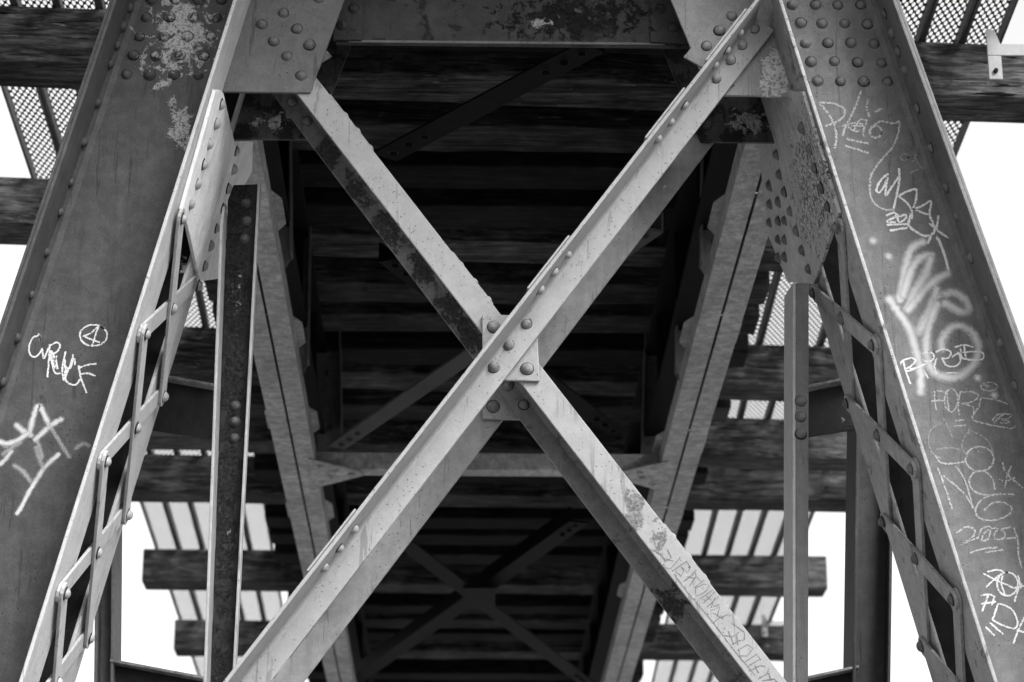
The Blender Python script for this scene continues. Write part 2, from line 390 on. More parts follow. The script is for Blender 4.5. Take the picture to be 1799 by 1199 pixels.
# '/' brace
br = thing('diagonal_brace', 'pale grey double-angle brace rising to the upper right, in front at the crossing', 'brace', hy(700, 900, 7.2))
A1Y = 7.178
a, b, u1, v1, w1 = member('', '', '', (476, 1199), (1230, 213), (417, 1199), (1045, 400), A1Y, 0, .012, None)
print('brace / width', w1)
wA = w1 + .012
top = hy(1337, 41, A1Y); L1 = (top-a).dot(u1)
p0 = a - u1*2.0; p1 = a + u1*L1
DB = .165
YV = Vector((0, 1, 0))
sweep('front_angle', Lprof(wA, -DB, .012, .014), p0, p1, v1, YV, m_x2, br)
# flange tip runs a little past the web leg
a2, b2 = hy(533, 1199, 7.58), hy(1230, 282, 7.58)
u2 = (b2-a2).normalized(); v2 = Vector((-u2.z, 0, u2.x)); v2 = v2 if v2.z > 0 else -v2
sweep('back_angle', Lprof(wA, DB, .012, .014), a2-u2*2.0, a2+u2*((hy(1300, 190, 7.58)-a2).dot(u2)), v2, YV, m_xb, br)
# plate the brace lands on at the upper right
slab('end_plate', [hy(1201, 100, 7.186), hy(1275, 9, 7.186), hy(1358, 53, 7.186), hy(1290, 150, 7.186)], Y1*.008, m_gusr, br)
fo = p0 + v1*wA          # a point on the outer face of the flange
fi = p0 + v1*(wA-.012)
for (q0, q1, rv) in ([(1316, 3), (1244, 99), [(1304, 41), (1281, 69), (1260, 96)]],
                     [(1207, 143), (1138, 232), [(1204, 171), (1181, 199), (1159, 226)]],
                     [(1003, 405), (930, 500), [(998, 437), (974, 468), (950, 499)]],
                     [(626, 891), (541, 1000), [(621, 923), (595, 958), (568, 992)]]):
    s0 = (hit(*q0, fo+YV*0, v1)-p0).dot(u1); s1 = (hit(*q1, fo, v1)-p0).dot(u1)
    c0 = p0+u1*s0+v1*(wA+.001); c1 = p0+u1*s1+v1*(wA+.001)
    c0.y = c1.y = A1Y-DB-.004
    slab('batten_plate', [c0, c1, c1+YV*.74, c0+YV*.74], v1*.007, m_x2, br)
    for (x, y) in rv:
        h = hit(x, y, fi, v1); s = (h-p0).dot(u1)
        q = p0+u1*s+v1*(wA-.012); q.y = A1Y-.085
        rivet(q, -v1, m_x2, br, .0165)
        q = p0+u1*s+v1*(wA+.008); q.y = A1Y-.085; rivet(q, v1, m_x2, br, .0165)
for (x, y) in [(1325, 51), (1303, 78), (1282, 105), (1257, 138)]: rivet(hy(x, y, A1Y-.012), -Y1, m_gusr, br)
for (x, y) in [(1285, 29), (1264, 54), (1242, 82)]: rivet(hy(x, y, 7.186), -Y1, m_gusr, br)
for (x, y) in [(924, 569), (893, 607), (867, 645)]: rivet(hy(x, y, A1Y-.012), -Y1, m_rivx, br, .019)

# '\' brace
bl = thing('diagonal_brace', 'pale grey double-angle brace falling to the lower right, lettering scratched into it', 'brace', hy(1100, 900, 7.2))
A2Y = 7.206
c, e = hy(553, 133, A2Y), hy(1383, 1199, A2Y); uu = (c-e).normalized()
vv = Vector((-uu.z, 0, uu.x)); vv = vv if vv.z > 0 else -vv
g = (hy(522, 163, A2Y)+hy(1320, 1199, A2Y))/2
wB = ((c+e)/2-g).dot(vv); print('brace \\ width', wB)
q0 = e - vv*wB - uu*2.0; q1 = c - vv*wB + uu*.18
sweep('front_angle', Lprof(wB, .15, .012, .012), q0, q1, vv, YV, m_x, bl)
f0, f1 = hy(1263, 1199, 7.55), hy(532, 237, 7.55); u3 = (f1-f0).normalized(); v3 = Vector((-u3.z, 0, u3.x)); v3 = v3 if v3.z > 0 else -v3
sweep('back_angle', Lprof(wB, -.13, .012, .016), f0-u3*2.0, f1+u3*.25, v3, YV, m_xd, bl)
slab('end_plate', [hy(520, 60, 7.215), hy(572, 86, 7.215), hy(583, 99, 7.215), hy(545, 122, 7.215)], Y1*.008, m_gus, bl)
fo2 = q0 + vv*wB
for (r0, r1, rv) in ([(580, 163), (655, 258), [(603, 192), (625, 219), (648, 248)]], [(795, 440), (866, 532), [(807, 455), (832, 486), (857, 517)]], [(1168, 918), (1249, 1022), [(1183, 937), (1211, 972), (1238, 1007)]]):
    def par(x, y):
        h = hy(x, y, A2Y); return (h-q0).dot(uu)
    s0, s1 = par(*r0), par(*r1)
    c0 = q0+uu*s0+vv*(wB+.001); c1 = q0+uu*s1+vv*(wB+.001); c0.y = c1.y = A2Y+.01
    slab('batten_plate', [c0, c1, c1+YV*.4, c0+YV*.4], vv*.005, m_x, bl)
    for (x, y) in rv:
        s = par(x, y); q = q0+uu*s+vv*(wB+.006); q.y = A2Y+.055
        rivet(q, vv, m_x, bl, .0165)
for (x, y) in [(539, 213), (513, 180), (893, 677), (921, 712)]: rivet(hy(x, y, 7.538), -Y1, m_xd if y < 300 else m_rivx, bl)

# crossing plates
cp = thing('splice_plate', 'square riveted plate joining the two pale braces where they cross', 'plate', hy(896, 640, 7.2))
slab('plate', [hy(847, 553, 7.192), hy(943, 554, 7.192), hy(948, 670, 7.192), hy(848, 667, 7.192)], Y1*.012, m_plate, cp, .003)
slab('back_plate', [hy(848, 628, 7.564), hy(940, 628, 7.564), hy(940, 738, 7.564), hy(848, 736, 7.564)], Y1*.012, m_plate, cp, .003)
for (x, y) in [(867, 575), (926, 647)]: rivet(hy(x, y, 7.192), -Y1, m_rivx, cp, .019)
rivet(hy(867, 714, 7.564), -Y1, m_rivx, cp, .019)

# ------------------------------------------------------------------ head beam
hb = thing('cross_beam', 'dark rust-blistered steel beam spanning between the columns at the top', 'beam', hy(890, 40, 7.33))
BY = 7.33
slab('web', [hy(598, -60, BY), hy(1185, -60, BY), hy(1210, 84, BY), hy(590, 77, BY)], Y1*.012, m_beam, hb)
pl, pr = hy(607, 72, BY), hy(1163, 78, BY)
slab('flange', [hy(612, 76, BY)-Y1*.006, hy(1168, 81, BY)-Y1*.006, hy(1168, 81, BY)+Y1*.0, hy(612, 76, BY)+Y1*.0], Vector((0, 0, .010)), m_gus, hb)
slab('end_plate', [hy(585, -60, BY-.015), hy(636, -60, BY-.015), hy(635, 70, BY-.015), hy(585, 70, BY-.015)], Y1*.012, m_beam, hb)
slab('end_plate', [hy(1140, -60, BY-.015), hy(1230, -60, BY-.015), hy(1235, 78, BY-.015), hy(1143, 74, BY-.015)], Y1*.012, m_beam, hb)
for (x, y) in [(621, 15), (601, 45), (1160, 17), (1182, 50)]: rivet(hy(x, y, BY-.015), -Y1, m_beam, hb)

# ------------------------------------------------------------------ vertical posts behind the columns
PY = 7.62
lp = thing('vertical_post', 'slender channel post with a rust-eaten dark web and pale left flange', 'post', hy(385, 1199, PY)*1)
bt0, bt1 = hy(357, 1199, PY), hy(387, 345, PY); u = (bt1-bt0); 
k0 = bt0 - u*1.0; tp = bt1 + u*0.0
def postpiece(par, name, l0, l1, r0, r1, Y, dep, m, down=1.0, up=0.0, bev=.003):
    A0, A1, B0, B1 = hy(*l0, Y), hy(*l1, Y), hy(*r0, Y), hy(*r1, Y)
    dl, dr = A1-A0, B1-B0
    slab(name, [A0-dl*down, A1+dl*up, B1+dr*up, B0-dr*down], Y1*dep, m, par, bev)
# left flange reaches towards the viewer; web faces him
A0, A1 = hy(357, 1199, PY-.13), hy(386, 395, PY-.13); dl = A1-A0
Xs = Vector((1, 0, 0))
slab('flange', [A0-dl, A1, A1+dl*.06+Y1*.06, A1+dl*.06+Y1*.13, A0-dl+Y1*.13], Xs*.010, m_post, lp, .003)
W0, W1 = A0+Xs*.010+Y1*.118, A1+Xs*.010+Y1*.118
B0, B1 = hy(409, 1199, PY-.02), hy(454, 322, PY-.02); db = B1-B0
W0 = W0-dl; W1 = hy(400, 352, PY-.012)+Y1*.0; W1b = hy(410, 325, PY-.012)
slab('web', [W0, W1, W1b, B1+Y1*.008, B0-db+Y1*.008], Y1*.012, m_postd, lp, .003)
slab('flange', [B0-db-Y1*.03, B1-Y1*.03, B1+Y1*.02, B0-db+Y1*.02], Xs*.009, m_post, lp, .003)
for (x, y) in [(398, 380), (396, 412), (395, 444), (408, 346)]: pass
for (x, y) in [(398, 380), (396, 412), (395, 444), (407, 381), (405, 414), (404, 444), (408, 346)]:
    rivet(hit(x, y, A0+Xs*.010, Vector((1, 0, .04))), Vector((1, 0, 0)), m_post, lp)
for (x, y) in [(433, 357), (433, 389), (430, 420), (414, 713), (413, 741), (412, 770)]:
    rivet(hy(x, y, PY-.013), -Y1, m_rear0, lp)
rp = thing('vertical_post', 'grey steel angle post standing against the light right of the crossing', 'post', hy(1400, 1199, PY))
postpiece(rp, 'front_leg', (1398, 1199), (1398, 497), (1420, 1199), (1421, 497), PY-.12, .010, m_postr, 1.0, 0)
E0, E1 = hy(1398, 1199, PY-.12), hy(1398, 497, PY-.12); de = E1-E0
slab('side_leg', [E0-de, E1, E1+de*.03+Y1*.23, E0-de+Y1*.23], Xs*-.010, m_post, rp, .003)
for y in (705, 733, 762): rivet(hy(1407, y, PY-.12), -Y1, m_postr, rp)

# ------------------------------------------------------------------ rear tower legs and short struts
def rail(name, label, cat, l, r, Y, m, dep=.15, down=1.2, up=.3, mf=None):
    t = thing(name, label, cat, hy(l[0][0], l[0][1], Y))
    A0, A1, B0, B1 = hy(*l[0], Y), hy(*l[1], Y), hy(*r[0], Y), hy(*r[1], Y)
    dl, dr = A1-A0, B1-B0
    slab('web', [A0-dl*down, A1+dl*up, B1+dr*up, B0-dr*down], Y1*.012, m, t, .003)
    for P0, dd, s in ((A0, dl, 1), (B0, dr, -1)):
        slab('flange', [P0-dd*down-Y1*dep*.45, P0+dd*(1+up)-Y1*dep*.45, P0+dd*(1+up)+Y1*dep, P0-dd*down+Y1*dep], Xs*s*-.011, mf or m, t, .003)
    return t
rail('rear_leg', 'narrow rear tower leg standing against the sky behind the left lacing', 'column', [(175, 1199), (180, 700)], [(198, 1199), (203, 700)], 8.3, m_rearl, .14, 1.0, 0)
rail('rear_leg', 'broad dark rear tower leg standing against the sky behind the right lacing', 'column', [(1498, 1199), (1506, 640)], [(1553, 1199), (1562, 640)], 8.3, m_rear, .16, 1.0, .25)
def strut(label, pts, Y, m):
    t = thing('strut', label, 'strut', hy(*pts[0], Y))
    q = [hy(*p, Y) for p in pts]
    slab('web', q, Y1*.012, m, t)
    slab('flange', [q[0]-Y1*.05, q[1]-Y1*.05, q[1]+Y1*.012, q[0]+Y1*.012], Vector((0, 0, .010)), m_chord, t)
    return t
strut('dark short strut between the left lacing and the rusted post', [(262, 666), (378, 687), (374, 772), (240, 752)], 8.0, m_dim)
strut('dark short strut right of the right post, a pale chip on it', [(1418, 689), (1512, 670), (1512, 753), (1418, 768)], 8.0, paint('strut_steel', .07, .2, .1, .3, [(hy(1482, 740, 8), (.02, .1, .03), 'light', .9)]))
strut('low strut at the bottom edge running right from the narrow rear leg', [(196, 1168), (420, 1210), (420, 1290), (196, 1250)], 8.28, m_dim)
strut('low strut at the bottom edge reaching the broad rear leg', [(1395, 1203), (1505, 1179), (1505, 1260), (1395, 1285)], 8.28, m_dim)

# ------------------------------------------------------------------ deck: ties, girders, chords, laterals, walkways
HT = 1.6 + 4.57; TH = .25; TW = .26
def y_at(py): return hz(870, py, HT).y
XC = hy(840, 1010, 17).x
XC = (hy(230, 1010, 16.6).x + hy(1447, 1015, 16.6).x)/2; XE = (hy(1447, 1015, 16.6).x - hy(230, 1010, 16.6).x)/2
print('centre', XC, 'half', XE, 'tieY', [round(y_at(p), 2) for p in (155, 215, 435, 487, 705, 828, 892, 1043, 1158)], 'bent centre', (LIN(4).x+RIN(4).x)/2)
def tie(y1, xa, xb, m, label, group, dz=0, droop=0):
    """y1 = rear bottom edge"""
    bm = bmesh.new(); n = 14; y0 = y1-TW
    rnd = random.Random(int(y1*1000)); rows = []
    for i in range(n+1):
        x = xa+(xb-xa)*i/n
        j = lambda s=.004: rnd.uniform(-s, s)
        c = [(y0, HT+dz), (y0, HT+TH), (y1, HT+TH), (y1, HT+dz)]
        rows.append([bm.verts.new((x, yy+j(), zz+(j() if zz < HT+.1 else 0))) for yy, zz in c])
    bm.faces.new(rows[0]); bm.faces.new(rows[-1][::-1])
    for p, q in zip(rows, rows[1:]):
        for k in range(4): bm.faces.new((p[k], q[k], q[(k+1) % 4], p[(k+1) % 4]))
    bmesh.ops.translate(bm, verts=bm.verts, vec=(0, 0, 0))
    me = bm_mesh(bm, 'timber_tie', .012)
    o = link('timber_tie', me, m)
    tag(o, label, 'railway tie', group)
    return o
LB = [155, 435, 672, 790, 886, 1041, 1157]
RB = [215, 487, 709, 829, 898, 1047, 1160]
rank = ['nearest', 'second nearest', 'third', 'fourth', 'fifth', 'third farthest', 'second farthest']
longY = []
G = 'long timber ties that carry the walkways'
labs = ['dark weathered long tie nearest of all, reaching the top left and right edges', 'long weathered tie whose left stub shows beside the left column under the top gratings', 'long tie crossing behind the short struts at mid height', 'long tie just below the short struts, part of the dark pair', 'long tie below the dark pair member, above the bottom gratings', 'long tie with sawn ends against the sky, upper of the two lowest', 'lowest long tie, its left end sticking out against the sky']
for i, (pl_, pr_) in enumerate(zip(LB, RB)):
    yy = y_at((pl_+pr_)/2-2); 
    bm = None
    yl, yr_ = y_at(pl_), y_at(pr_)
    longY.append((yl+yr_)/2)
    sk = (yr_-yl)
    o = tie((yl+yr_)/2, XC-XE-(0 if i != 1 else 0), XC+XE+.13 if i != 1 else XC+1.62, m_wood, labs[i], G)
    # the ties lie slightly askew
    me = o.data
    for v in me.vertices: v.co.y += sk*(v.co.x-XC)/(2*XE)*.9
    tag(o, labs[i], 'railway tie', G)
y = 8.35
G2 = 'short timber ties between the girders'
while y < 24:
    if all(abs(y-l) > .36 for l in longY):
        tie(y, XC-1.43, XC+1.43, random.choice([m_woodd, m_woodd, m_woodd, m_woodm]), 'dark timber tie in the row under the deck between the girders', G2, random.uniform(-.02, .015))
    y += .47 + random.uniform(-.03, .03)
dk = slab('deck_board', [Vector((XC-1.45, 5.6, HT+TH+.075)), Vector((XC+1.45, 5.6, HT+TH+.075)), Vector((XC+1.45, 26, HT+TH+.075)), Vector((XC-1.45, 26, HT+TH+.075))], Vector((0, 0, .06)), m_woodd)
tag(dk, 'dark plank deck closing the top of the trestle above the ties', 'deck')

# plate girders under the ties
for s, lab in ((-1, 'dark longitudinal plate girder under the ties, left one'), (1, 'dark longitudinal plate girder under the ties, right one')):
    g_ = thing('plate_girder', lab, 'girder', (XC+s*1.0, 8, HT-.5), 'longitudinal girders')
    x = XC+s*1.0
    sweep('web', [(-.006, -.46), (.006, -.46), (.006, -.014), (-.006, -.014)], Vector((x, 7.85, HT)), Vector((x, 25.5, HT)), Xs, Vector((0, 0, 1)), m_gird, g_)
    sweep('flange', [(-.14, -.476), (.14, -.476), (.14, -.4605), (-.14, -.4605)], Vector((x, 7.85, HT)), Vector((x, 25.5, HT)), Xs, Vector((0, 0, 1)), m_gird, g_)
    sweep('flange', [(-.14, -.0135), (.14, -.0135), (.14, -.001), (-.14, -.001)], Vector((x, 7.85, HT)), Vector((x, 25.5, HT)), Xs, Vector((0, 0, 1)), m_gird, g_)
    yy = 8.4
    while yy < 24:
        sweep('stiffener', [(-.12, -.459), (-.0065, -.459), (-.0065, -.015), (-.12, -.015)] if s > 0 else [(.0065, -.459), (.12, -.459), (.12, -.015), (.0065, -.015)],
              Vector((x, yy, HT)), Vector((x, yy+.012, HT)), Xs, Vector((0, 0, 1)), m_gird, g_, 0)
        yy += 1.1

# inner hangers between the girders and the chords
def hanger(pts, Y, label, edge):
    t = thing('hanger_post', label, 'post', hy(*pts[0], Y), 'dark hangers inside the chords')
    q = [hy(*p, Y) for p in pts]
    slab('web', q, Y1*.012, m_hang, t)
    a_, b_ = q[edge[0]], q[edge[1]]
    slab('flange', [a_-Y1*.06, b_-Y1*.06, b_+Y1*.012, a_+Y1*.012], Xs*.010, m_hang, t)
    for i in range(6): rivet(q[edge[0]].lerp(q[edge[1]], .12+.15*i)+Xs*(-.06 if pts[0][0] < 800 else .07), -Y1, m_hang, t, .015)
Xs = Vector((1, 0, 0))
m_hang = paint('hanger_steel', .15, .25, 0, .2, streak=.3)
hanger([(472, 150), (508, 150), (511, 455), (499, 474), (478, 480)], 9.5, 'dark riveted hanger nearest inside the left chord', (1, 2))
hanger([(512, 190), (546, 190), (540, 642), (528, 668), (512, 668)], 10.7, 'dark riveted hanger farther back inside the left chord', (1, 2))
hanger([(549, 215), (590, 215), (600, 838), (560, 838)], 12.3, 'broad dark hanger standing on the left end of the cross strut', (1, 2))
hanger([(1268, 150), (1232, 150), (1228, 468), (1240, 486), (1262, 492)], 9.5, 'dark riveted hanger nearest inside the right chord', (1, 2))
hanger([(1228, 190), (1190, 190), (1185, 655), (1197, 675), (1212, 678)], 10.7, 'dark riveted hanger farther back inside the right chord', (1, 2))
hanger([(1182, 215), (1140, 215), (1125, 838), (1168, 838)], 12.3, 'broad dark hanger standing on the right end of the cross strut', (1, 2))

# double-angle bottom chords
HC = 1.6+3.78
Zs = Vector((0, 0, 1))
chX = {}
for s, lab, l, r in ((-1, 'mottled double angle chord running back on the left, a dark slot down its middle', (440, 515), None), (1, 'mottled double angle chord running back on the right, a dark slot down its middle', (1218, 1293), None)):
    xa, xb = hz(l[0], 600, HC).x, hz(l[1], 600, HC).x; xm = (xa+xb)/2; hw = (xb-xa)/2
    chX[s] = (xm, hw)
    c_ = thing('bottom_chord', lab, 'chord', (xm, 8, HC), 'bottom chords')
    p_, q_ = Vector((xm, 7.85, HC)), Vector((xm, 24.5, HC))
    for sd in (-1, 1):
        pr_ = [(sd*.006, 0), (sd*hw, 0), (sd*hw, .011), (sd*.018, .011), (sd*.018, .10), (sd*.006, .10)]
        pr_ = [(sd*.006, 0), (sd*hw, 0), (sd*hw, .10), (sd*(hw-.011), .10), (sd*(hw-.011), .011), (sd*.006, .011)]
        sweep('angle', pr_, p_, q_, Xs, Zs, m_chord, c_)
    for pyb in ((455, 650, 835, 960, 1080) if s > 0 else (455, 655, 800, 950, 1080)):
        yb = hz(xm*0+900, pyb, HC).y
        e_ = hw+.035; zt = HC+.1005
        slab('batten_plate', [Vector((xm-e_, yb-.34, zt)), Vector((xm-e_, yb-.10, zt)), Vector((xm-e_+.05, yb, zt)), Vector((xm+e_-.05, yb, zt)), Vector((xm+e_, yb-.10, zt)), Vector((xm+e_, yb-.34, zt)), Vector((xm+e_-.05, yb-.44, zt)), Vector((xm-e_+.05, yb-.44, zt))], Zs*.010, m_chord, c_)
# struts between the chords, with gussets
def chord_strut(pyb, label, m, gus=True):
    t = thing('cross_strut', label, 'strut', (XC, hz(890, pyb, HC).y, HC))
    yb = hz(890, pyb, HC).y
    xa, xb = chX[-1][0]+chX[-1][1]+.002, chX[1][0]-chX[1][1]-.002
    q0_, q1_ = Vector((xa, yb, HC+.002)), Vector((xb, yb, HC+.002))
    sweep('angle', [(0, 0), (0, .012), (-.10, .012), (-.10, .09), (-.112, .09), (-.112, 0)], q0_, q1_, Y1, Zs, m, t)
    if gus:
        for s, x in ((1, xa), (-1, xb)):
            slab('gusset_plate', [Vector((x-s*.03, yb-.30, HC-.010)), Vector((x+s*.23, yb-.10, HC-.010)), Vector((x+s*.24, yb-.03, HC-.010)), Vector((x-s*.03, yb+.2, HC-.010))], Zs*.0085, m, t)
            for a_, b_ in ((.03, -.20), (.10, -.12), (.18, -.06), (.08, -.03), (.02, .08)):
                rivet(Vector((x+s*a_, yb+b_, HC-.010)), -Zs, m, t)
    return t
chord_strut(838, 'horizontal strut with riveted corner plates joining the two chords at mid depth', m_chord)
chord_strut(1262, 'farthest horizontal strut joining the two chords', m_far)
# lateral braces in the chord plane
def lateral(a, b, label, m, H, wd=.10, flip=False, rv=()):
    t = thing('lateral_brace', label, 'brace', hz(*a, H), 'lateral braces under the deck')
    p_, q_ = hz(*a, H), hz(*b, H); uu_ = (q_-p_).normalized(); vv_ = Zs.cross(uu_)
    if flip: vv_ = -vv_
    sweep('angle', Lprof(wd, .09, .010, .008), p_, q_, vv_, Zs, m, t)
    for s in (.06, .16, .26):
        rivet(p_+uu_*s+vv_*wd*.5, -Zs, m, t)
        rivet(q_-uu_*s+vv_*wd*.5, -Zs, m, t)
    return t
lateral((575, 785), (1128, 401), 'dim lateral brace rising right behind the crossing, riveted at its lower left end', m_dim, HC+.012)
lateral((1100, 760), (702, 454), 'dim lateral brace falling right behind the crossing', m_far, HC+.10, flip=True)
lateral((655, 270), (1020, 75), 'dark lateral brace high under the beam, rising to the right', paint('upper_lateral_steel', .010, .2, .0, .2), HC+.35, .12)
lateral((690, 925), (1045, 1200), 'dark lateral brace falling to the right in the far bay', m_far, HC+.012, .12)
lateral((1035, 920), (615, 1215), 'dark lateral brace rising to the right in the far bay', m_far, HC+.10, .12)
xp = hz(842, 1052, HC)
xo = slab('cross_plate', [Vector((xp.x-.10, xp.y-.26, HC-.002)), Vector((xp.x+.10, xp.y-.26, HC-.002)), Vector((xp.x+.10, xp.y+.26, HC-.002)), Vector((xp.x-.10, xp.y+.26, HC-.002))], Zs*.010, m_far)
tag(xo, 'small dark plate where the far bay laterals cross', 'plate')

# walkways: perforated planks on the long ties
def plank_mat():
    k = NB('perforated_plank')
    sep = k.t.nodes.new('ShaderNodeSeparateXYZ'); k.put(sep.inputs[0], k.pos)
    def frac(a, sc, off=0.0): return k.math('FRACT', k.math('ADD', k.math('MULTIPLY', a, sc), off+100.0))
    sx, sy = 1/.030, 1/.064
    def dots(ox, oy):
        fx = k.math('SUBTRACT', frac(sep.outputs[0], sx, ox), .5); fy = k.math('SUBTRACT', frac(sep.outputs[1], sy, oy), .5)
        return k.math('ADD', k.math('MULTIPLY', k.math('POWER', fx, 2.0), 1.25), k.math('MULTIPLY', k.math('POWER', fy, 2.0), .85))
    dmin = k.math('MINIMUM', dots(0, 0), dots(.5, .5))
    hole = k.math('LESS_THAN', dmin, .082)
    tr = k.t.nodes.new('ShaderNodeBsdfTransparent'); mx = k.t.nodes.new('ShaderNodeMixShader')
    k.put(mx.inputs[0], hole); k.t.links.new(k.b.outputs[0], mx.inputs[1]); k.t.links.new(tr.outputs[0], mx.inputs[2]); k.t.links.new(mx.outputs[0], k.out.inputs[0])
    k.col(k.mix(k.noise(30, 4), .07, .16)); k.put(k.b.inputs['Roughness'], .5); k.put(k.b.inputs['Metallic'], .3)
    return k.m
m_pl = plank_mat(); m_plside = paint('plank_flange', .14, .2, 0, .2)
ZP = HT+TH+.012
PW = .174
for s, side in ((-1, 'left'), (1, 'right')):
    wk = 'perforated walkway planks, %s side' % side
    for k in range(5):
        xa = XC + s*(2.32-PW*(k+1)); xb = XC + s*(2.32-PW*k) 
        xa, xb = min(xa, xb)+.004, max(xa, xb)-.004
        names = ['outermost', 'second from the outside', 'third from the outside', 'fourth from the outside', 'innermost']
        t = thing('walkway_plank', 'perforated metal walkway plank beyond the %s column, %s' % (side, names[k]), 'walkway', (xa, 15, ZP), wk); t.rotation_euler = (0, 0, -s*math.atan(.14/5.5))
        p_, q_ = Vector((0, 6.0, ZP)), Vector((0, 25.5, ZP))
        bm = bmesh.new()
        vs = [bm.verts.new(p) for p in ((xa+.003, 6, ZP+.05), (xb-.003, 6, ZP+.05), (xb-.003, 25.5, ZP+.05), (xa+.003, 25.5, ZP+.05))]
        bm.faces.new(vs); bmesh.ops.solidify(bm, geom=bm.faces[:], thickness=.003)
        link('tread', bm_mesh(bm, 'tread'), m_pl, t)
        sweep('flange', [(xa, -.0), (xa+.012, -.0), (xa+.012, .055), (xa, .055)], p_, q_, Xs, Zs, m_plside, t, 0)
        sweep('flange', [(xb-.012, 0), (xb, 0), (xb, .055), (xb-.012, .055)], p_, q_, Xs, Zs, m_plside, t, 0)

# handrail brackets on tie ends
def bracket(px, py, lab, Yb, s=1.0, armlen=.14):
    t = thing('rail_bracket', lab, 'bracket', hy(px, py, Yb))
    c = hy(px, py, Yb); 
    w_ = .028*s; h_ = .30*s
    slab('plate', [c+Xs*-w_, c+Xs*w_, c+Xs*w_-Zs*h_*.36, c-Xs*w_-Zs*h_*.36], Y1*.008, m_brk, t)
    slab('arm', [c-Xs*w_+Zs*.002, c+Xs*(w_+armlen)+Zs*.002, c+Xs*(w_+armlen)+Zs*.055*s, c+Xs*w_+Zs*.055*s, c+Xs*w_*.3+Zs*.12*s, c-Xs*w_+Zs*.12*s], Y1*.008, m_brk, t)
    bm = bmesh.new(); bmesh.ops.create_cone(bm, cap_ends=True, segments=14, radius1=.010, radius2=.009, depth=.012)
    o = link('bolt', bm_mesh(bm, 'bolt'), m_gird, t); o.rotation_euler = (math.pi/2, 0, 0); o.location = c-Zs*h_*.24-Y1*.006 - ORG[t.name]
    return t
yt = longY[0]-TW
bracket(1747, 98, 'pale angle bracket bolted to the nearest tie at the top right', hz(1747, 175, HT).y-TW-.012, 1.0)
bracket(1343, 1100, 'small pale bracket on the lowest tie at the lower right', y_at(1160)-TW-.012, .8)
bracket(1481, 762, 'pale bracket seen under the strut beside the broad rear leg', y_at(829)-TW-.012, .9, .05)
bracket(1452, 846, 'small pale clip on a dark tie beside the right post', y_at(898)-TW-.012, .55, .02)

# ------------------------------------------------------------------ ground
g = slab('ground', [Vector((-400, -400, -.2)), Vector((400, -400, -.2)), Vector((400, 800, -.2)), Vector((-400, 800, -.2))], Vector((0, 0, .2)), None, None, 0)
kg = NB('gravel_ground'); kg.col(kg.mix(kg.noise(6, 8, .7), .15, .30)); kg.put(kg.b.inputs['Roughness'], .9); kg.bump(kg.noise(25, 6, .7), .03)
g.data.materials.append(kg.m); g['kind'] = 'structure'

# ------------------------------------------------------------------ graffiti
def mark_mat(name, v, soft, dens, grain=160):
    k = NB(name)
    uv = k.t.nodes.new('ShaderNodeUVMap').outputs[0]; sep = k.t.nodes.new('ShaderNodeSeparateXYZ'); k.put(sep.inputs[0], uv)
    e = k.math('ABSOLUTE', k.math('SUBTRACT', k.math('MULTIPLY', sep.outputs[0], 2.0), 1.0))      # 0 mid .. 1 edge
    cap = k.math('SUBTRACT', 1.0, k.math('MINIMUM', sep.outputs[1], 1.0))
    e = k.math('SQRT', k.math('ADD', k.math('MULTIPLY', e, e), k.math('MULTIPLY', cap, cap)))
    n = k.noise(grain, 4, .65)
    if soft: a = k.math('MULTIPLY', k.rng(k.math('ADD', e, k.math('MULTIPLY', k.math('SUBTRACT', n, .5), .25)), 1.0, .0), k.math('MULTIPLY', k.rng(k.noise(13, 3, .5), .3, .6, .78, 1.0), dens))
    else: a = k.math('MULTIPLY', k.rng(k.math('ADD', n, k.math('MULTIPLY', e, -.16)), .42-.12*dens, .50-.12*dens), min(1, .75+.25*dens))
    tr = k.t.nodes.new('ShaderNodeBsdfTransparent'); mx = k.t.nodes.new('ShaderNodeMixShader')
    k.put(mx.inputs[0], a); k.t.links.new(tr.outputs[0], mx.inputs[1]); k.t.links.new(k.b.outputs[0], mx.inputs[2]); k.t.links.new(mx.outputs[0], k.out.inputs[0])
    k.col(v); k.put(k.b.inputs['Roughness'], .85); k.b.inputs['Specular IOR Level'].default_value = .1
    return k.m
mk_chalk = mark_mat('white_chalk', .42, False, 1.0)
mk_thin = mark_mat('worn_chalk', .30, False, .55)
mk_faint = mark_mat('faint_chalk', .19, False, .5)
mk_spray = mark_mat('white_spray', .38, True, .95)
mk_sprayf = mark_mat('thin_spray', .3, True, .55)
mk_scr = mark_mat('scratch_groove', .09, False, .75, 320)
LAY = [0]
def smooth(pts, n=5):
    if len(pts) < 3: return [Vector(p) for p in pts]
    P_ = [Vector(p) for p in pts]; out = []
    for i in range(len(P_)-1):
        p0_, p1_, p2_, p3_ = P_[max(i-1, 0)], P_[i], P_[i+1], P_[min(i+2, len(P_)-1)]
        for j in range(n):
            t = j/n; out.append(.5*((2*p1_)+(p2_-p0_)*t+(2*p0_-5*p1_+4*p2_-p3_)*t*t+(3*p1_-p0_-3*p2_+p3_)*t**3))
    out.append(P_[-1]); return out
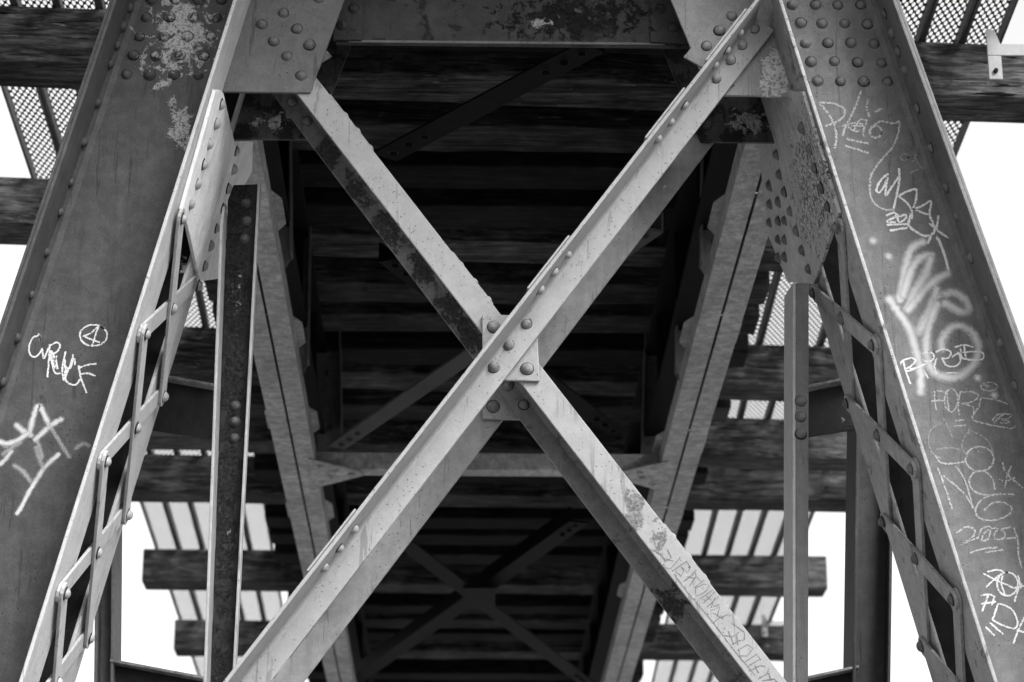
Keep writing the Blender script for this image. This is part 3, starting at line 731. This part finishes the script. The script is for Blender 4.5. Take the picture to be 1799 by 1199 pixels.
def strokes(name, parent, T, lst, width, mat, Y, curve=True):
    """lst of polylines in zoom coordinates; T = (ox, oy, scale)"""
    ox, oy, sc = T; bm = bmesh.new(); uvl = bm.loops.layers.uv.new('UVMap')
    for pl_ in lst:
        LAY[0] = (LAY[0]+1) % 9
        Yk = Y - .0006 - LAY[0]*.00012
        pts = smooth([(p[0]/sc+ox, p[1]/sc+oy) for p in pl_]) if curve else [Vector((p[0]/sc+ox, p[1]/sc+oy)) for p in pl_]
        q = [hy(p.x, p.y, Yk) for p in pts]
        hw = width/2*7.5/F
        # extend ends
        q[0] = q[0] + (q[0]-q[1]).normalized()*hw*.9; q[-1] = q[-1] + (q[-1]-q[-2]).normalized()*hw*.9
        prev = None
        q2 = [q[0], q[0]+(q[1]-q[0]).normalized()*min(hw, (q[1]-q[0]).length*.5)] + q[1:-1] + [q[-1]+(q[-2]-q[-1]).normalized()*min(hw, (q[-2]-q[-1]).length*.5), q[-1]]
        q = q2; acc = [0]
        for i in range(1, len(q)): acc.append(acc[-1]+(q[i]-q[i-1]).length)
        en = [min(a_, acc[-1]-a_)/hw for a_ in acc]
        for i, p in enumerate(q):
            tdir = (q[min(i+1, len(q)-1)]-q[max(i-1, 0)]).normalized(); nrm = tdir.cross(Y1).normalized()
            wv = hw*random.uniform(.85, 1.12)
            cur = (bm.verts.new(p+nrm*wv), bm.verts.new(p-nrm*wv))
            if prev:
                f = bm.faces.new((prev[0], cur[0], cur[1], prev[1]))
                for lp, u_ in zip(f.loops, ((0, en[i-1]), (0, en[i]), (1, en[i]), (1, en[i-1]))): lp[uvl].uv = u_
            prev = cur
    me = bpy.data.meshes.new(name); bm.to_mesh(me); bm.free()
    o = link(name, me, mat, parent); o.visible_shadow = True
    return o
def circ(cx, cy, rx, ry, a0=0, a1=370, n=12):
    return [(cx+rx*math.cos(rad(a0+(a1-a0)*i/n)), cy+ry*math.sin(rad(a0+(a1-a0)*i/n))) for i in range(n+1)]
Z1 = (0, 400, 2.9978); ZR0 = (1400, 0, 2.9975); ZR1 = (1400, 400, 2.9975); ZR2 = (1400, 800, 3.005)
# left column: CRUCF, circled A, spray scribble
strokes('graffiti', lcol, Z1, [
    [(205, 560), (215, 600), (205, 570), (170, 585), (153, 630), (160, 670), (185, 682), (210, 660), (222, 640)],
    [(222, 640), (230, 690), (245, 660), (262, 620)], [(262, 620), (258, 690), (250, 785)],
    [(262, 622), (300, 605), (316, 625), (300, 655), (270, 668)], [(262, 690), (285, 700), (300, 675)], [(262, 668), (275, 720), (290, 765), (315, 768)],
    [(345, 655), (335, 700), (328, 750), (336, 805)], [(345, 735), (370, 740), (390, 690), (395, 720)],
    [(385, 672), (372, 720), (355, 760), (345, 800), (365, 822), (400, 828), (420, 800)],
    [(415, 730), (425, 790), (440, 830), (455, 868)], [(412, 742), (455, 725), (508, 718)], [(420, 775), (460, 768), (498, 780)]], 3.6, mk_chalk, YW)
strokes('graffiti', lcol, Z1, [[(262, 650), (275, 700), (285, 740)], [(268, 650), (290, 690), (300, 740)], [(338, 700), (345, 760), (340, 800)]], 5, mk_chalk, YW)
strokes('graffiti', lcol, Z1, [circ(492, 568, 72, 56, -60, 320), [(515, 520), (478, 556), (440, 572)], [(440, 572), (480, 590), (525, 605)], [(520, 520), (505, 560), (486, 622)]], 3.4, mk_chalk, YW)
strokes('graffiti', lcol, Z1, [[(85, 1040), (120, 1070), (165, 1095)], [(155, 1085), (175, 1000), (203, 938), (240, 1000), (255, 1035)],
    [(185, 1118), (215, 1090), (250, 1058), (300, 1022), (325, 1010)], [(0, 1128), (35, 1138), (90, 1122), (150, 1082)]], 16, mk_spray, YW)
strokes('graffiti', lcol, Z1, [[(250, 1030), (290, 1090), (350, 1185), (365, 1210)], [(15, 1195), (60, 1160), (110, 1130)], [(195, 1125), (210, 1160), (222, 1215)], [(8, 1125), (30, 1155), (45, 1135)]], 13, mk_sprayf, YW)
strokes('graffiti', lcol, (0, 800, 3.005), [[(310, -5), (240, 60), (190, 135), (150, 200), (112, 275), (90, 308)], [(0, 48), (30, 20), (60, -20)]], 14, mk_spray, YW)
strokes('graffiti', lcol, (0, 800, 3.005), [[(190, -40), (212, 30), (230, 75)], [(75, 55), (120, 85), (160, 138)], [(400, -35), (440, -60), (470, -50)]], 14, mk_sprayf, YW)
# right column
strokes('graffiti', rcol, ZR0, [[(118, 545), (150, 580), (190, 640), (208, 710), (200, 778)], [(118, 542), (190, 545), (245, 570), (250, 605), (215, 640), (155, 662)],
    [(338, 482), (300, 580), (262, 660), (240, 712)], [(240, 665), (290, 650), (345, 655)], [(262, 660), (300, 690), (330, 690)], [(300, 690), (330, 635), (368, 635)], [(368, 635), (350, 690), (350, 718)], [(290, 662), (350, 665)],
    [(375, 530), (368, 570), (380, 610)], [(410, 590), (445, 574)], circ(415, 695, 32, 32, 0, 380, 12), [(385, 685), (440, 640), (500, 650), (538, 640)],
    [(538, 640), (535, 700), (500, 780), (430, 860), (390, 930), (385, 1000), (400, 1060), (450, 1100), (510, 1108)],
    [(262, 732), (320, 745), (375, 757)], [(255, 768), (310, 785), (375, 806)]], 5.2, mk_thin, YW)
strokes('graffiti', rcol, ZR0, [circ(567, 828, 20, 17, 0, 370, 9), [(625, 808), (628, 840), (655, 885)], [(598, 912), (635, 895), (680, 885)], [(610, 850), (628, 815)]], 5.0, mk_faint, YW)
strokes('graffiti', rcol, ZR0, [[(480, 918), (450, 940), (420, 990), (425, 1015), (450, 1000), (478, 940)], [(478, 940), (470, 985), (468, 1030), (500, 985), (535, 935)], [(538, 890), (540, 950), (525, 1030), (510, 1095)],
    [(540, 1030), (580, 1010), (625, 995)], [(535, 1035), (580, 1070), (605, 1110)], [(630, 1000), (628, 1050), (608, 1110), (605, 1150)], [(610, 1105), (660, 1085), (705, 1060), (700, 1110), (690, 1130), (610, 1100)],
    [(475, 1135), (510, 1120), (520, 1140), (475, 1168), (515, 1172)], [(528, 1140), (540, 1170), (575, 1150), (570, 1130), (545, 1140), (525, 1130)], [(478, 1185), (530, 1183), (585, 1182)]], 4.6, mk_chalk, YW)
strokes('graffiti', rcol, ZR1, [[(495, 16), (540, 8), (580, 2)], [(600, -70), (590, -10), (640, 30), (680, 45), (720, 30), (720, -10), (700, -60)], [(690, 80), (710, 40), (735, 0), (745, -60)], [(700, -20), (760, 30), (815, 62)],
    [(735, 50), (760, 100), (785, 170), (800, 240)], [(745, 60), (770, 120), (790, 190)]], 5, mk_chalk, YW)
strokes('graffiti', rcol, ZR1, [[(665, 75), (605, 110), (575, 200), (560, 290), (540, 385)], [(560, 360), (600, 230), (650, 160), (710, 145)], [(705, 160), (680, 240), (620, 340), (580, 430)],
    [(585, 435), (640, 370), (700, 300), (795, 240)], [(735, 320), (715, 400), (640, 550)], [(650, 540), (700, 460), (745, 380), (820, 340), (890, 385), (905, 430), (870, 445), (800, 410), (760, 385)],
    [(740, 400), (700, 500), (682, 600), (690, 700), (720, 760), (790, 790), (860, 780), (930, 720), (955, 640), (930, 560), (870, 520), (810, 530), (765, 590), (765, 640)],
    [(485, 375), (530, 440), (590, 530), (625, 640), (650, 740), (652, 870)]], 27, mk_spray, YW)
strokes('graffiti', rcol, ZR1, [[(398, 70), (405, 72)], [(482, 150), (486, 154)], [(950, 790), (955, 793)], [(1038, 882), (1042, 884)]], 24, mk_spray, YW, False)
strokes('graffiti', rcol, ZR1, [[(545, 718), (560, 700), (600, 688), (625, 700), (600, 730), (570, 750), (600, 752), (690, 712)], [(560, 700), (575, 760), (597, 820)], [(640, 690), (660, 740), (690, 790)], [(600, 745), (650, 735)],
    circ(690, 680, 32, 26, -80, 280, 9), [(735, 690), (725, 730), (735, 770)], [(735, 655), (770, 640), (810, 655), (800, 685), (765, 690)], [(765, 690), (790, 728), (840, 728), (862, 700), (850, 665), (820, 680)],
    [(862, 640), (875, 690), (975, 695), (968, 655), (850, 660)], [(835, 630), (880, 618), (925, 630)], [(880, 622), (890, 690)], [(770, 772), (820, 765), (872, 772)]], 3.6, mk_chalk, YW)
strokes('graffiti', rcol, ZR1, [circ(1012, 838, 44, 22, 0, 370, 10), [(985, 830), (1010, 835), (1040, 825), (1000, 842)],
    [(712, 868), (745, 860), (790, 870)], [(728, 868), (725, 910), (735, 960)], [(712, 915), (745, 910), (770, 912)], circ(812, 910, 35, 60, -90, 275, 12),
    [(860, 865), (850, 930), (855, 985)], [(860, 868), (920, 865), (955, 885), (930, 915), (870, 930)], [(880, 930), (930, 950), (925, 1005)],
    [(968, 895), (960, 940), (925, 1008), (1000, 1035), (1080, 1050), (1140, 1055), (1165, 1010), (1150, 960), (1090, 920), (975, 895)], [(790, 870), (795, 920), (800, 960)],
    [(1030, 1015), (1060, 985), (1130, 985), (1100, 1010), (1050, 1000), (1120, 1025), (1070, 1030)], [(1040, 1025), (1090, 980)], [(835, 1018), (880, 1012)], [(830, 1045), (885, 1042)], [(1165, 935), (1180, 1000)]], 3.8, mk_thin, YW)
strokes('graffiti', rcol, ZR1, [[(770, 1000), (800, 1060), (822, 1108)], [(765, 1030), (710, 1060), (692, 1120), (712, 1185), (760, 1215)], [(735, 1170), (800, 1160), (865, 1170)], [(905, 1070), (880, 1110), (870, 1160), (900, 1210)],
    [(905, 1070), (960, 1090), (1010, 1130), (1035, 1190)], [(940, 1150), (960, 1190)], [(905, 1062), (905, 1085)]], 3.5, mk_faint, YW)
strokes('graffiti', rcol, ZR2, [[(730, 0), (760, 40), (820, 45), (880, 35)], [(745, 70), (775, 150), (820, 285)], [(775, 110), (880, 200), (940, 290)], [(840, 60), (890, 140), (930, 285)],
    circ(965, 20, 75, 65, -60, 300, 12), [(1045, 180), (1030, 120), (985, 85), (930, 95), (910, 140), (935, 190), (1000, 210), (1090, 205), (1145, 207)], [(1145, 207), (1070, 205), (990, 225), (945, 280), (960, 330), (1030, 345), (1110, 320), (1135, 280), (1090, 250), (1030, 255), (990, 290)],
    [(1070, 130), (1110, 135), (1150, 120)], [(1085, 40), (1110, 100), (1190, 170)], [(1130, 60), (1110, 110), (1098, 172)],
    [(845, 410), (890, 380), (935, 390), (930, 430), (860, 475), (905, 455), (960, 435)], [(960, 435), (975, 390), (1020, 380), (1010, 440), (975, 450), (1000, 400), (1050, 385)], [(1050, 385), (1095, 410), (1090, 440), (1045, 440), (1055, 400), (1125, 380)],
    [(1145, 380), (1165, 440), (1170, 520), (1185, 590)], [(1105, 440), (1165, 435)], [(915, 515), (980, 495), (1055, 488)], [(1000, 515), (1085, 500)]], 4.0, mk_thin, YW)
strokes('graffiti', rcol, ZR2, [[(985, 625), (1050, 660), (1110, 685)], [(1010, 615), (1060, 605), (1090, 620), (1060, 640), (1000, 695)], circ(1112, 680, 55, 62, -100, 270, 13), [(1085, 640), (1080, 680), (1100, 740)], [(1120, 690), (1150, 700), (1195, 690)], [(1150, 770), (1165, 720), (1185, 680)], [(1170, 640), (1180, 700)],
    [(975, 740), (1020, 735), (1045, 750)], [(1010, 740), (980, 820)], [(975, 785), (1050, 775)], [(1040, 760), (1030, 790)], [(1060, 790), (1040, 850), (1035, 870), (1090, 900), (1150, 915), (1165, 880), (1140, 820), (1090, 790), (1060, 785)],
    [(1000, 910), (1040, 950)], [(1020, 885), (1085, 942)], [(1145, 990), (1170, 920), (1200, 860)], [(1165, 925), (1200, 935)]], 3.4, mk_chalk, YW)
# scratched lettering on the lower end of the '\' brace
ZB = (1050, 800, 3.004)
strokes('scratched_lettering', bl, ZB, [[(345, 590), (385, 600), (435, 540)], [(405, 605), (470, 560)], [(415, 615), (440, 640), (455, 610), (440, 590), (475, 620), (490, 590), (470, 565)], [(455, 665), (490, 640), (520, 605)], [(475, 640), (510, 650)], [(485, 690), (520, 640), (515, 620)],
    [(500, 660), (510, 700), (560, 660)], [(520, 640), (545, 665)], [(515, 700), (520, 745), (570, 720), (590, 690), (560, 680), (520, 700)], [(540, 760), (610, 710)], [(560, 780), (600, 740), (620, 720)], [(575, 745), (600, 765)], [(580, 800), (640, 745)], [(620, 750), (600, 800), (640, 790)],
    [(600, 820), (645, 800), (630, 850)], [(610, 835), (660, 860)], [(405, 630), (470, 720), (540, 800), (610, 885)], [(610, 885), (640, 860), (690, 840)], [(600, 870), (720, 1030), (830, 1160)],
    [(665, 950), (710, 960), (745, 935)], [(705, 885), (730, 900), (775, 935), (775, 975), (740, 980), (710, 1000)], [(690, 930), (720, 1000)], [(735, 950), (740, 1000)], [(740, 1030), (790, 1000), (820, 1020), (790, 1060), (750, 1060), (745, 1030)],
    [(780, 1090), (840, 1050), (860, 1080)], [(800, 1110), (850, 1080)], [(800, 1140), (860, 1110), (885, 1115)], [(830, 1110), (850, 1150)], [(850, 1180), (900, 1150)], [(870, 1190), (930, 1180), (950, 1199)], [(900, 1140), (915, 1190)],
    [(330, 520), (360, 560), (390, 540), (370, 500)], [(350, 545), (400, 560)]], 1.9, mk_scr, A2Y, False)
